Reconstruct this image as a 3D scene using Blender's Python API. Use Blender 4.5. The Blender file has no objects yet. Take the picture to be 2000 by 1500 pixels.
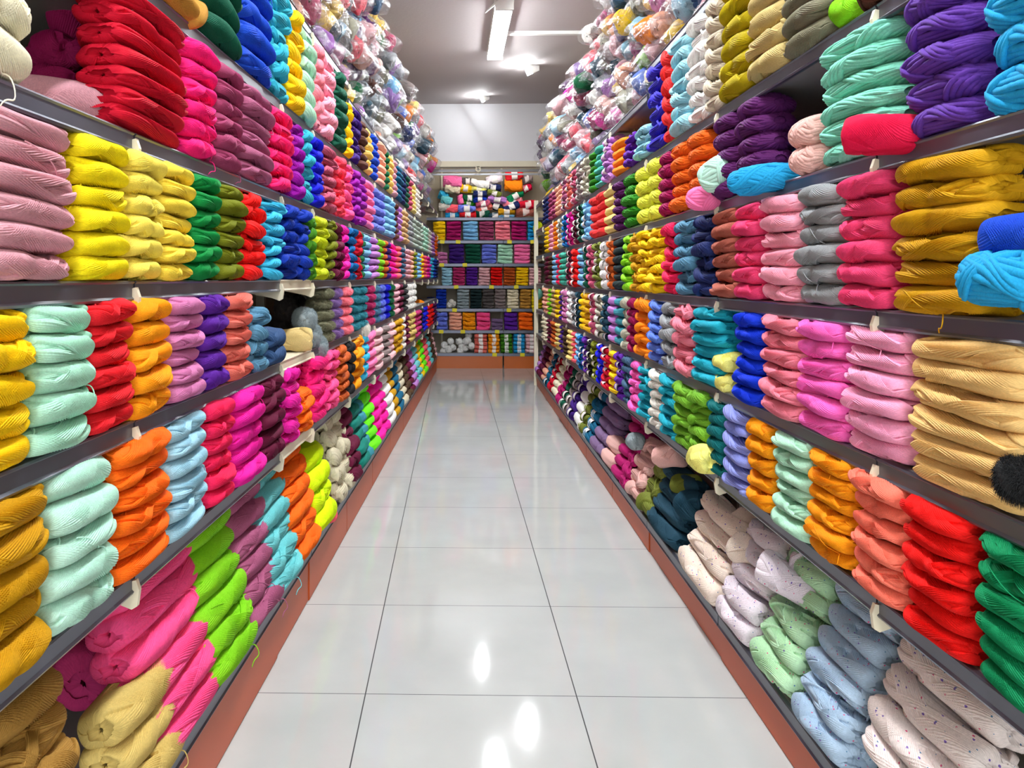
import bpy, math, random
import numpy as np
from mathutils import Matrix, Vector, Euler

R = random.Random(7)
NP = np.random.RandomState(11)
PI = math.pi
scene = bpy.context.scene
COL = scene.collection
F, CX, CY, CAMZ = 1511.0, 886.0, 543.0, 1.19
YAW = 0.0204

# ------------------------------------------------------------------ colours
def lin(c):
    c = c / 255.0
    return c / 12.92 if c <= 0.04045 else ((c + 0.055) / 1.055) ** 2.4
def rgb(r, g, b):
    return (lin(r), lin(g), lin(b), 1.0)
PAL = dict(
    ivory=(240, 232, 205), cream=(238, 226, 196), white=(240, 238, 234), crimson=(198, 4, 40), hot_pink=(252, 28, 126), mauve=(158, 62, 102),
    fuchsia=(250, 26, 108), violet=(150, 6, 160), turquoise=(50, 172, 196), royal_blue=(18, 22, 205), rose=(190, 82, 112), coral_red=(255, 66, 92),
    pink=(252, 122, 178), periwinkle=(110, 125, 218), light_blue=(128, 186, 226), brown=(96, 58, 48), lilac=(190, 130, 205), tan=(198, 160, 112),
    grey=(150, 152, 155), sage=(170, 184, 172), orange=(252, 108, 8), dusty_pink=(216, 158, 170), lemon=(244, 222, 14), pale_yellow=(248, 226, 96),
    butter=(246, 218, 74), green=(6, 136, 62), olive=(112, 118, 10), red=(235, 14, 10), sky_blue=(58, 184, 224), cobalt=(10, 52, 166),
    leaf_green=(64, 130, 22), chartreuse=(190, 202, 12), maroon=(98, 12, 50), magenta=(236, 26, 160), blue=(6, 98, 164), lime=(134, 206, 24),
    rust=(190, 88, 28), indigo=(62, 26, 120), coral=(250, 98, 112), slate=(66, 98, 128), peach=(246, 178, 150), yellow=(250, 205, 6),
    mint=(176, 226, 202), scarlet=(226, 28, 40), amber=(250, 158, 12), orchid=(206, 122, 172), purple=(92, 30, 150), salmon=(226, 112, 98),
    steel_blue=(84, 134, 164), denim=(46, 76, 118), beige=(216, 190, 128), smoke=(88, 80, 78), silver=(150, 162, 166), moss_grey=(126, 124, 98),
    lavender=(140, 106, 166), blush=(252, 140, 156), teal=(56, 140, 156), raspberry=(190, 50, 110), black=(34, 34, 36), mustard=(198, 146, 4),
    pale_mint=(188, 230, 212), pale_blue=(164, 208, 226), cerise=(238, 30, 86), sienna=(196, 88, 30), pale_pink=(236, 186, 190), taupe=(140, 124, 122),
    khaki=(168, 126, 58), straw=(208, 180, 104), candy_pink=(254, 82, 146), orchid_mauve=(170, 90, 126), aqua=(112, 200, 204), neon_yellow=(222, 252, 0),
    oatmeal=(208, 198, 170), sea_green=(8, 122, 108), neon_green=(110, 240, 22), neon_pink=(255, 24, 164), petrol=(10, 94, 128), umber=(78, 56, 36),
    navy=(28, 42, 98), dark_green=(8, 84, 62), gold=(244, 206, 112), ochre=(190, 138, 56), bright_blue=(20, 72, 196),
    chunky_blue=(28, 152, 206), grape=(92, 50, 150), seafoam=(128, 210, 186), ruby=(214, 10, 66), plum=(88, 26, 92), burnt_orange=(226, 96, 12),
    wine=(150, 14, 78), lime_yellow=(226, 232, 70), grass_green=(38, 124, 10), bottle_green=(22, 44, 46), goldenrod=(226, 168, 6), deep_pink=(236, 66, 118),
    shell_pink=(254, 168, 190), brick=(176, 96, 80), caramel=(232, 190, 122), baby_pink=(252, 168, 204), bubblegum=(254, 108, 196), flamingo=(240, 132, 152),
    true_blue=(2, 50, 204), cyan=(26, 168, 190), cornflower=(98, 130, 222), emerald=(4, 138, 86), apricot=(250, 126, 104), pale_mint_green=(178, 224, 196),
    marigold=(246, 152, 6), iris=(144, 152, 222), pine=(2, 104, 106), apple_green=(116, 176, 44), pale_lemon=(244, 238, 132), bone=(228, 222, 212),
    olive_mustard=(178, 158, 4), sand=(202, 180, 118), stone=(126, 122, 100), greige=(204, 190, 168), ice_blue=(150, 208, 222), ultramarine=(48, 38, 180),
    tomato=(236, 52, 52), tangerine=(254, 140, 10), aubergine=(82, 20, 84), midnight=(28, 66, 84), moss=(116, 124, 46), rosewood=(228, 178, 170),
    plum_pink=(172, 16, 100), heather=(124, 98, 136), forest=(22, 104, 64), speckled_white=(240, 226, 222), speckled_cream=(240, 222, 208),
    speckled_lavender=(232, 220, 228), speckled_mint=(182, 222, 180), speckled_blue=(170, 192, 214), chocolate=(92, 52, 40), jade=(74, 180, 158),
    oyster=(188, 184, 164), pale_gold=(240, 214, 130))
def colr(name):
    return rgb(*PAL[name])
def say(name):
    return name.replace('_', ' ')

# ------------------------------------------------------------------ materials
def newmat(name):
    m = bpy.data.materials.new(name); m.use_nodes = True
    nt = m.node_tree
    return m, nt, nt.nodes, nt.links, nt.nodes['Principled BSDF']
def plain(name, col, rough=0.5, metal=0.0, noise=0.06, nscale=30.0, bump=0.0, coat=0.0, spec=0.5):
    m, nt, N, Lk, b = newmat(name)
    tc = N.new('ShaderNodeTexCoord'); nz = N.new('ShaderNodeTexNoise'); nz.inputs['Scale'].default_value = nscale; nz.inputs['Detail'].default_value = 5
    Lk.new(tc.outputs['Object'], nz.inputs['Vector'])
    mx = N.new('ShaderNodeMix'); mx.data_type = 'RGBA'; mx.blend_type = 'MULTIPLY'; mx.inputs[0].default_value = 1.0
    mr = N.new('ShaderNodeMapRange'); mr.inputs[3].default_value = 1 - noise; mr.inputs[4].default_value = 1 + noise
    Lk.new(nz.outputs['Fac'], mr.inputs[0]); mx.inputs[6].default_value = rgb(*col); Lk.new(mr.outputs[0], mx.inputs[7])
    Lk.new(mx.outputs[2], b.inputs['Base Color'])
    b.inputs['Roughness'].default_value = rough; b.inputs['Metallic'].default_value = metal
    b.inputs['Coat Weight'].default_value = coat; b.inputs['Specular IOR Level'].default_value = spec
    if bump:
        bp = N.new('ShaderNodeBump'); bp.inputs['Strength'].default_value = bump; bp.inputs['Distance'].default_value = 0.004
        Lk.new(nz.outputs['Fac'], bp.inputs['Height']); Lk.new(bp.outputs[0], b.inputs['Normal'])
    return m
def yarn_mat(name, source, speck=False):
    m, nt, N, Lk, b = newmat(name)
    if source == 'object':
        c = N.new('ShaderNodeObjectInfo').outputs['Color']
    else:
        a = N.new('ShaderNodeAttribute'); a.attribute_name = 'tint'; c = a.outputs['Color']
    uv = N.new('ShaderNodeUVMap'); uv.uv_map = 'strand'
    mp = N.new('ShaderNodeMapping'); mp.inputs['Scale'].default_value = (1.0, 6.0, 1.0); Lk.new(uv.outputs[0], mp.inputs['Vector'])
    nz = N.new('ShaderNodeTexNoise'); nz.inputs['Scale'].default_value = 1.3; nz.inputs['Detail'].default_value = 3
    Lk.new(mp.outputs[0], nz.inputs['Vector'])
    mr = N.new('ShaderNodeMapRange'); mr.inputs[3].default_value = 0.70; mr.inputs[4].default_value = 1.26
    Lk.new(nz.outputs['Fac'], mr.inputs[0])
    mx = N.new('ShaderNodeMix'); mx.data_type = 'RGBA'; mx.blend_type = 'MULTIPLY'; mx.inputs[0].default_value = 1.0
    if speck:
        tc = N.new('ShaderNodeTexCoord')
        base = c
        for sc, cc, th in ((95.0, (220, 84, 130), 0.17), (85.0, (122, 96, 176), 0.17), (105.0, (84, 132, 170), 0.15)):
            mpp = N.new('ShaderNodeMapping'); mpp.inputs['Location'].default_value = (sc * .37, sc * .11, sc * .05)
            Lk.new(tc.outputs['Object'], mpp.inputs['Vector'])
            vo = N.new('ShaderNodeTexVoronoi'); vo.inputs['Scale'].default_value = sc; Lk.new(mpp.outputs[0], vo.inputs['Vector'])
            # only some of the cells carry a fleck
            wn = N.new('ShaderNodeSeparateColor'); Lk.new(vo.outputs['Color'], wn.inputs[0])
            gt = N.new('ShaderNodeMath'); gt.operation = 'GREATER_THAN'; gt.inputs[1].default_value = 0.74; Lk.new(wn.outputs[0], gt.inputs[0])
            lt = N.new('ShaderNodeMath'); lt.operation = 'LESS_THAN'; lt.inputs[1].default_value = th; Lk.new(vo.outputs['Distance'], lt.inputs[0])
            an = N.new('ShaderNodeMath'); an.operation = 'MULTIPLY'; Lk.new(gt.outputs[0], an.inputs[0]); Lk.new(lt.outputs[0], an.inputs[1])
            sm = N.new('ShaderNodeMix'); sm.data_type = 'RGBA'; Lk.new(an.outputs[0], sm.inputs[0]); Lk.new(base, sm.inputs[6]); sm.inputs[7].default_value = rgb(*cc)
            base = sm.outputs[2]
        c = base
    Lk.new(c, mx.inputs[6]); Lk.new(mr.outputs[0], mx.inputs[7])
    Lk.new(mx.outputs[2], b.inputs['Base Color'])
    b.inputs['Roughness'].default_value = 0.8
    b.inputs['Specular IOR Level'].default_value = 0.25
    b.inputs['Sheen Weight'].default_value = 0.18
    b.inputs['Sheen Roughness'].default_value = 0.5
    Lk.new(mx.outputs[2], b.inputs['Sheen Tint'])
    wv = N.new('ShaderNodeTexWave'); wv.wave_type = 'BANDS'; wv.bands_direction = 'X'
    wv.inputs['Scale'].default_value = 0.31416 if source == 'object' else 0.5; wv.inputs['Distortion'].default_value = 1.2; wv.inputs['Detail'].default_value = 1
    Lk.new(uv.outputs[0], wv.inputs['Vector'])
    bp = N.new('ShaderNodeBump'); bp.inputs['Strength'].default_value = 0.35 if source == 'object' else 0.22; bp.inputs['Distance'].default_value = 0.0012 if source == 'object' else 0.003
    Lk.new(wv.outputs['Fac'] if source != 'object' else nz.outputs['Fac'], bp.inputs['Height']); Lk.new(bp.outputs[0], b.inputs['Normal'])
    return m
M_YARN = yarn_mat('yarn_wool', 'object')
M_SPECK = yarn_mat('speckled_yarn_wool', 'object', True)
M_FAR = yarn_mat('distant_yarn_wool', 'attr')
M_LIP = plain('grey_shelf_edge', (98, 100, 112), 0.3, 0.55, 0.1, 8)
M_BOARD = plain('grey_shelf_board', (150, 146, 142), 0.5, 0.0, 0.05, 6)
M_CREAM = plain('cream_enamel', (226, 216, 190), 0.45, 0.0, 0.05, 15)
M_KICK = plain('terracotta_panel', (188, 80, 32), 0.4, 0.0, 0.08, 5, spec=0.35)
M_KICKB = plain('orange_panel', (190, 92, 14), 0.35, 0.0, 0.05, 6)
M_WALLB = plain('beige_back_panel', (172, 160, 138), 0.7, 0.0, 0.04, 4)
M_WALLW = plain('white_plaster', (232, 232, 236), 0.8, 0.0, 0.02, 6, bump=0.03)
M_CEIL = plain('ceiling_plaster', (184, 176, 176), 0.85, 0.0, 0.035, 40, bump=0.25)
M_PAPER = plain('paper_band', (238, 232, 228), 0.6, 0.0, 0.03, 60)
M_TAG = plain('yellow_tag', (232, 214, 20), 0.5)
M_DARK = plain('dark_metal', (52, 52, 56), 0.5, 0.3)
M_STEEL = plain('brushed_rail', (150, 150, 154), 0.35, 0.8)
M_PLWHITE = plain('white_plastic', (236, 236, 232), 0.4)
def emis(name, col, s):
    m, nt, N, Lk, b = newmat(name)
    b.inputs['Base Color'].default_value = (0.9, 0.9, 0.9, 1)
    b.inputs['Emission Color'].default_value = col; b.inputs['Emission Strength'].default_value = s
    return m
M_TUBE = emis('lamp_glow', (0.93, 0.98, 1.0, 1), 42.0)
M_DISP = emis('display_lamp_glow', (1.0, 0.98, 0.95, 1), 14.0)
M_SPOT = emis('spot_glow', (0.95, 0.98, 1.0, 1), 240.0)
def plastic_mat():
    m, nt, N, Lk, b = newmat('clear_plastic_film')
    N.remove(b)
    out = N['Material Output']
    tc = N.new('ShaderNodeTexCoord')
    nz = N.new('ShaderNodeTexNoise'); nz.inputs['Scale'].default_value = 38; nz.inputs['Detail'].default_value = 4; nz.inputs['Distortion'].default_value = 1.5
    Lk.new(tc.outputs['Object'], nz.inputs['Vector'])
    bp = N.new('ShaderNodeBump'); bp.inputs['Strength'].default_value = 0.9; bp.inputs['Distance'].default_value = 0.012; Lk.new(nz.outputs['Fac'], bp.inputs['Height'])
    tr = N.new('ShaderNodeBsdfTransparent'); tr.inputs[0].default_value = (0.97, 0.97, 0.98, 1)
    gl = N.new('ShaderNodeBsdfGlossy'); gl.inputs['Roughness'].default_value = 0.10; Lk.new(bp.outputs[0], gl.inputs['Normal'])
    df = N.new('ShaderNodeBsdfDiffuse'); df.inputs[0].default_value = (0.85, 0.85, 0.88, 1); Lk.new(bp.outputs[0], df.inputs['Normal'])
    m1 = N.new('ShaderNodeMixShader'); m1.inputs[0].default_value = 0.25; Lk.new(gl.outputs[0], m1.inputs[1]); Lk.new(df.outputs[0], m1.inputs[2])
    lw = N.new('ShaderNodeLayerWeight'); lw.inputs[0].default_value = 0.42; Lk.new(bp.outputs[0], lw.inputs['Normal'])
    mr = N.new('ShaderNodeMapRange'); mr.inputs[3].default_value = 0.05; mr.inputs[4].default_value = 0.36; Lk.new(lw.outputs['Facing'], mr.inputs[0])
    m2 = N.new('ShaderNodeMixShader'); Lk.new(mr.outputs[0], m2.inputs[0]); Lk.new(tr.outputs[0], m2.inputs[1]); Lk.new(m1.outputs[0], m2.inputs[2])
    Lk.new(m2.outputs[0], out.inputs['Surface'])
    return m
M_BAG = plastic_mat()
def tile_mat():
    m, nt, N, Lk, b = newmat('glossy_floor_tile')
    tc = N.new('ShaderNodeTexCoord'); sp = N.new('ShaderNodeSeparateXYZ'); Lk.new(tc.outputs['Object'], sp.inputs[0])
    def grid(out, off, size, half):
        s = N.new('ShaderNodeMath'); s.operation = 'SUBTRACT'; Lk.new(out, s.inputs[0]); s.inputs[1].default_value = off - size * 50 - size / 2
        d = N.new('ShaderNodeMath'); d.operation = 'DIVIDE'; Lk.new(s.outputs[0], d.inputs[0]); d.inputs[1].default_value = size
        f = N.new('ShaderNodeMath'); f.operation = 'FRACT'; Lk.new(d.outputs[0], f.inputs[0])
        g = N.new('ShaderNodeMath'); g.operation = 'SUBTRACT'; Lk.new(f.outputs[0], g.inputs[0]); g.inputs[1].default_value = 0.5
        a = N.new('ShaderNodeMath'); a.operation = 'ABSOLUTE'; Lk.new(g.outputs[0], a.inputs[0])
        l = N.new('ShaderNodeMath'); l.operation = 'LESS_THAN'; Lk.new(a.outputs[0], l.inputs[0]); l.inputs[1].default_value = half / size
        return l.outputs[0]
    gx = grid(sp.outputs[0], 0.3500, 0.6020, 0.0017); gy = grid(sp.outputs[1], 2.209, 0.6020, 0.0013)
    mxx = N.new('ShaderNodeMath'); mxx.operation = 'MAXIMUM'; Lk.new(gx, mxx.inputs[0]); Lk.new(gy, mxx.inputs[1])
    nz = N.new('ShaderNodeTexNoise'); nz.inputs['Scale'].default_value = 3.5; nz.inputs['Detail'].default_value = 6; Lk.new(tc.outputs['Object'], nz.inputs['Vector'])
    cr = N.new('ShaderNodeValToRGB'); cr.color_ramp.elements[0].position = 0.3; cr.color_ramp.elements[1].position = 0.75
    cr.color_ramp.elements[0].color = rgb(180, 182, 180); cr.color_ramp.elements[1].color = rgb(190, 192, 190); Lk.new(nz.outputs['Fac'], cr.inputs[0])
    mx = N.new('ShaderNodeMix'); mx.data_type = 'RGBA'; Lk.new(mxx.outputs[0], mx.inputs[0]); Lk.new(cr.outputs[0], mx.inputs[6]); mx.inputs[7].default_value = rgb(40, 40, 42)
    Lk.new(mx.outputs[2], b.inputs['Base Color'])
    rr = N.new('ShaderNodeMapRange'); rr.inputs[3].default_value = 0.07; rr.inputs[4].default_value = 0.6; Lk.new(mxx.outputs[0], rr.inputs[0]); Lk.new(rr.outputs[0], b.inputs['Roughness'])
    bp = N.new('ShaderNodeBump'); bp.inputs['Strength'].default_value = 0.02; bp.inputs['Distance'].default_value = 0.01
    nz2 = N.new('ShaderNodeTexNoise'); nz2.inputs['Scale'].default_value = 9; Lk.new(tc.outputs['Object'], nz2.inputs['Vector'])
    Lk.new(nz2.outputs['Fac'], bp.inputs['Height']); Lk.new(bp.outputs[0], b.inputs['Normal'])
    b.inputs['Specular IOR Level'].default_value = 0.5
    return m
M_TILE = tile_mat()

# ------------------------------------------------------------------ mesh helpers
def mesh_np(name, V, Fq, mats, uv=None, smooth=True, tint=None):
    me = bpy.data.meshes.new(name)
    V = np.asarray(V, dtype=np.float32); Fq = np.asarray(Fq, dtype=np.int32)
    k = Fq.shape[1]; n = len(Fq)
    me.vertices.add(len(V)); me.vertices.foreach_set('co', V.ravel())
    me.loops.add(n * k); me.loops.foreach_set('vertex_index', Fq.ravel())
    me.polygons.add(n); me.polygons.foreach_set('loop_start', np.arange(0, n * k, k, dtype=np.int32))
    me.polygons.foreach_set('loop_total', np.full(n, k, dtype=np.int32))
    if uv is not None:
        l = me.uv_layers.new(name='strand'); l.data.foreach_set('uv', np.asarray(uv, dtype=np.float32)[Fq.ravel()].ravel())
    if tint is not None:
        a = me.color_attributes.new(name='tint', type='FLOAT_COLOR', domain='POINT'); a.data.foreach_set('color', np.asarray(tint, dtype=np.float32).ravel())
    me.update(calc_edges=True)
    me.polygons.foreach_set('use_smooth', np.full(n, smooth, dtype=bool))
    for mm in mats: me.materials.append(mm)
    me.validate()
    return me
class MB:
    """collects boxes, prisms, tubes into one mesh"""
    def __init__(s): s.v = []; s.f = []
    def box(s, x0, x1, y0, y1, z0, z1, mat=None):
        b = len(s.v)
        for x in (x0, x1):
            for y in (y0, y1):
                for z in (z0, z1): s.v.append((x, y, z))
        for f in ((0, 1, 3, 2), (4, 6, 7, 5), (0, 4, 5, 1), (2, 3, 7, 6), (0, 2, 6, 4), (1, 5, 7, 3)): s.f.append([b + i for i in f])
        return s
    def prism(s, prof, y0, y1):
        b = len(s.v); n = len(prof)
        for y in (y0, y1):
            for x, z in prof: s.v.append((x, y, z))
        s.f.append([b + i for i in range(n)]); s.f.append([b + n + i for i in reversed(range(n))])
        for i in range(n):
            j = (i + 1) % n; s.f.append([b + i, b + n + i, b + n + j, b + j])
        return s
    def tube(s, pts, r, k=8, cap=True):
        pts = [Vector(p) for p in pts]; b = len(s.v)
        up = Vector((0.13, 0.31, 0.94))
        for i, p in enumerate(pts):
            d = (pts[min(i + 1, len(pts) - 1)] - pts[max(i - 1, 0)]).normalized()
            a = d.cross(up)
            if a.length < 1e-4: a = d.cross(Vector((1, 0, 0)))
            a.normalize(); c = d.cross(a)
            for j in range(k):
                t = 2 * PI * j / k; q = p + r * (math.cos(t) * a + math.sin(t) * c); s.v.append(tuple(q))
        for i in range(len(pts) - 1):
            for j in range(k):
                s.f.append([b + i * k + j, b + i * k + (j + 1) % k, b + (i + 1) * k + (j + 1) % k, b + (i + 1) * k + j])
        if cap:
            s.f.append([b + j for j in reversed(range(k))]); s.f.append([b + (len(pts) - 1) * k + j for j in range(k)])
        return s
    def mesh(s, name, mat, smooth=False):
        me = bpy.data.meshes.new(name); me.from_pydata(s.v, [], s.f); me.update()
        if smooth: me.polygons.foreach_set('use_smooth', [True] * len(me.polygons))
        me.materials.append(mat); return me
def ob(name, me, parent=None, loc=(0, 0, 0), rot=(0, 0, 0), color=None):
    o = bpy.data.objects.new(name, me); COL.objects.link(o)
    o.location = loc; o.rotation_euler = rot
    if parent is not None: o.parent = parent
    if color is not None: o.color = color
    return o
USED = {}
def tag(o, label, cat, group=None):
    w = label.split()
    o['label'] = label; o['category'] = cat
    if group: o['group'] = group
    USED.setdefault(label, []).append(o)
    return o
def struct(o):
    o['kind'] = 'structure'; return o

# ------------------------------------------------------------------ yarn meshes
NL, ND, NH = 0.21, 0.11, 0.05      # nominal skein: long (y), deep (x), high (z)
def surf(phi, t, p, m, L, D, H, waist):
    r = np.power(np.clip(1 - np.abs(t) ** p, 0, 1), 1 / p)
    pz = p * 1.45
    rz = np.power(np.clip(1 - np.abs(t) ** pz, 0, 1), 1 / pz)
    wf = (1 - waist * np.exp(-(t / 0.16) ** 2))
    r = r * wf; rz = rz * wf
    c, s = np.cos(phi), np.sin(phi)
    x = D / 2 * r * np.sign(c) * np.abs(c) ** (2 / m)
    z = H / 2 * rz * np.sign(s) * np.abs(s) ** (2 / m)
    y = L / 2 * t
    n = np.stack([x / (D / 2) ** 2, y / (L / 2) ** 2 * np.abs(t) ** (p - 2), z / (H / 2) ** 2], -1)
    n /= np.linalg.norm(n, axis=-1, keepdims=True) + 1e-9
    return np.stack([x, y, z], -1), n
def tgrid(mid, fine=True):
    e = [0.93, 0.955, 0.974, 0.987, 0.9945, 0.998, 0.9995, 0.99999] if fine else [0.945, 0.978, 0.993, 0.9985, 0.99999]
    m = np.linspace(-e[0] + 0.03, e[0] - 0.03, mid)
    return np.concatenate([-np.array(e[::-1]), m, np.array(e)])
def grid_faces(b, nu, nv, wrap):
    i = np.arange(nu if wrap else nu - 1)[:, None]; j = np.arange(nv - 1)[None, :]
    i2 = (i + 1) % nu
    return np.stack([b + i * nv + j, b + i2 * nv + j, b + i2 * nv + j + 1, b + i * nv + j + 1], -1).reshape(-1, 4)
def skein_arrays(seed, N=70, per=4, T=42, npatch=9, L=NL, D=ND, H=NH, p=3.6, m=2.2, waist=0.0, amp=None, wide=(6, 22), lift=0.0030, loose=5, lump=0.0026, slant=0.9):
    rs = np.random.RandomState(seed)
    w = 2 * PI / N
    width = (D + H) * 0.5 * PI / N
    amp = amp or width * 0.48
    L_, D_, H_ = L - 2 * lift, D - 2 * lift - 2 * amp, H - 2 * lift - 2 * amp
    V, Q, UV = [], [], []
    nb = 0
    a0 = rs.uniform(-slant, slant)
    ph = rs.uniform(0, 6.28, 8)
    def lumps(phi, t):
        return lump * (np.sin(2 * phi + 2.1 * t + ph[0]) * 0.5 + np.sin(3 * t + phi + ph[1]) * 0.5 + 0.5 * np.sin(5 * phi - 3 * t + ph[2]))
    q = np.arange(N * per) * w / per
    t = tgrid(T - 16); Tb = T
    QQ, TT = np.meshgrid(q, t, indexing='ij')
    phi = QQ + a0 * TT
    P, n = surf(phi, TT, p, m, L_, D_, H_, waist)
    sa = rs.uniform(0.35, 1.4, N)[(np.arange(N * per) // per)][:, None]
    thin = np.clip(1.01 - np.abs(TT) ** 1.7, 0.03, 1)
    off = amp * np.cos(N * QQ + PI) * sa * thin + lumps(phi, TT)
    P = P + n * off[..., None]
    # centre pull dimples
    e = np.clip((np.abs(TT) - 0.93) / 0.07, 0, 1)
    P[..., 1] -= np.sign(TT) * e ** 2 * 0.012
    V.append(P.reshape(-1, 3)); UV.append(np.stack([QQ / w, TT * 4 + 7], -1).reshape(-1, 2)); Q.append(grid_faces(nb, N * per, T, True)); nb += N * per * T
    # end caps (a ring drawn inwards)
    for side in (0, T - 1):
        ring = P[:, side, :]; c = ring.mean(0); c2 = c.copy(); c2[1] *= 0.82
        inner = c2 + (ring - c) * 0.5
        V.append(inner); UV.append(np.zeros((N * per, 2)))
        i = np.arange(N * per); i2 = (i + 1) % (N * per)
        Q.append(np.stack([i * T + side, i2 * T + side, nb + i2, nb + i], -1)); nb += N * per
    for k in range(npatch + loose):
        lo = k >= npatch
        ns = rs.randint(1, 3) if lo else rs.randint(*wide)
        a = rs.uniform(0.6, 2.3) * (1 if k % 2 else -1)
        q0 = rs.uniform(0, 2 * PI)
        tl, th = rs.uniform(-0.99, -0.95), rs.uniform(0.95, 0.99)
        if lo and rs.rand() < 0.5: tl, th = rs.uniform(-0.9, -0.4), rs.uniform(0.3, 0.9)
        nu = ns * per + 1
        qq = np.arange(nu) * w / per
        tt = np.linspace(tl, th, T)
        QQ, TT = np.meshgrid(qq, tt, indexing='ij')
        bend = rs.uniform(-0.5, 0.5)
        phi = q0 + QQ + a * TT + bend * TT ** 2
        P, n = surf(phi, np.clip(TT, -0.995, 0.995), p, m, L_, D_, H_, waist)
        u = np.arange(nu) / (nu - 1)
        edge = np.clip(np.minimum(u, 1 - u) * ns / 0.8, 0, 1)[:, None]
        ends = np.clip(np.minimum(TT - tl, th - TT) / 0.07, 0, 1)
        li = lift * (0.55 + 0.45 * (k / (npatch + loose)))
        off = lumps(phi, TT) + (li + amp * 2.3) * (edge * ends) - amp * 1.8 * (1 - edge * ends) + amp * np.cos(N * QQ + PI) * edge * np.clip(1.01 - np.abs(TT) ** 1.7, 0.03, 1)
        P = P + n * off[..., None]
        V.append(P.reshape(-1, 3)); UV.append(np.stack([QQ / w + 13 * k, TT * 4 + 7 + 3 * k], -1).reshape(-1, 2)); Q.append(grid_faces(nb, nu, T, False)); nb += nu * T
    return np.concatenate(V), np.concatenate(Q), np.concatenate(UV)
def skein_mesh(name, seed, mat, **kw):
    V, Q, UV = skein_arrays(seed, **kw)
    return mesh_np(name, V, Q, [mat], UV)
SK = [skein_mesh('skein_winding', 100 + i, M_YARN, waist=(0.0, 0.0, 0.10, 0.0)[i % 4], npatch=8 + i % 3) for i in range(12)]
SKS = [skein_mesh('speckled_winding', 200 + i, M_SPECK, N=70, npatch=8) for i in range(4)]
def chunky_mesh(seed):
    """thick yarn laid as real strands over a core: a full winding, then crossing bundles"""
    rs = np.random.RandomState(seed)
    L, D, H, r = NL, 0.12, 0.062, 0.0056
    nu, nv = 24, 14
    q = np.arange(nu) * 2 * PI / nu; t = np.sin(np.linspace(-1, 1, nv) * PI / 2) * 0.99999
    QQ, TT = np.meshgrid(q, t, indexing='ij')
    P, n = surf(QQ, TT, 2.4, 2.1, L * 0.93, D * 0.84, H * 0.80, 0)
    V = [P.reshape(-1, 3)]; Q = [grid_faces(0, nu, nv, True)]; UV = [np.stack([QQ, TT], -1).reshape(-1, 2)]; nb = nu * nv
    K, S = 7, 26
    def strand(q0, a, bend, t0, t1, lift, wob):
        nonlocal nb
        tt = np.linspace(t0, t1, S)
        ph = q0 + a * tt + bend * tt ** 2 + 0.05 * np.sin(5 * tt + wob)
        c, n = surf(ph, np.clip(tt, -.985, .985), 2.4, 2.1, L * 0.94, D * 0.86, H * 0.82, 0)
        f = np.clip(np.minimum(tt - t0, t1 - tt) / 0.12, 0, 1)[:, None]
        c = c + n * (lift * f - 0.002 * (1 - f))
        d = np.gradient(c, axis=0); d /= np.linalg.norm(d, axis=1, keepdims=True) + 1e-9
        b = np.cross(d, n); b /= np.linalg.norm(b, axis=1, keepdims=True) + 1e-9
        n2 = np.cross(b, d)
        th = np.arange(K) * 2 * PI / K
        rr = r * (1 + 0.10 * rs.uniform(-1, 1, (S, 1, 1)))
        ring = c[:, None, :] + rr * (np.cos(th)[None, :, None] * b[:, None, :] + np.sin(th)[None, :, None] * n2[:, None, :])
        ring = ring.transpose(1, 0, 2)
        V.append(ring.reshape(-1, 3)); Q.append(grid_faces(nb, K, S, True))
        UV.append(np.stack([np.repeat(np.arange(K), S) + q0 * 9, np.tile(tt * 6, K)], -1)); nb += K * S
    a0 = rs.uniform(-0.8, 0.8)
    for i in range(24):
        strand(i * 2 * PI / 24 + rs.uniform(-.04, .04), a0, 0, -0.985, 0.985, rs.uniform(0, 0.002), i)
    for k in range(8):
        ns = rs.randint(2, 6); a = rs.uniform(0.7, 2.2) * (1 if k % 2 else -1); q0 = rs.uniform(0, 6.28); bend = rs.uniform(-.5, .5)
        tl, th = rs.uniform(-.97, -.7), rs.uniform(.7, .97)
        for i in range(ns):
            strand(q0 + i * 0.23, a, bend, tl + rs.uniform(0, .12), th - rs.uniform(0, .12), 0.0045 + 0.003 * k / 8, i)
    return mesh_np('chunky_winding', np.concatenate(V), np.concatenate(Q), [M_YARN], np.concatenate(UV))
SKC = [chunky_mesh(300 + i) for i in range(5)]
SKM = [skein_mesh('small_winding', 400 + i, M_YARN, N=34, per=4, T=28, npatch=5, wide=(4, 9), loose=1) for i in range(5)]
def ball_mesh(name, seed, mat):
    V, Q, UV = skein_arrays(seed, N=34, per=4, T=26, npatch=7, L=0.12, D=0.09, H=0.085, p=2.2, m=2.1, wide=(6, 12), loose=2)
    return mesh_np(name, V, Q, [mat], UV)
BAGIN = [skein_mesh('bagged_winding', 700 + i, M_YARN, N=46, per=3, T=28, npatch=5, wide=(5, 12), loose=1) for i in range(5)]
BALL = [ball_mesh('ball_winding', 450 + i, M_YARN) for i in range(3)]
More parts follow.
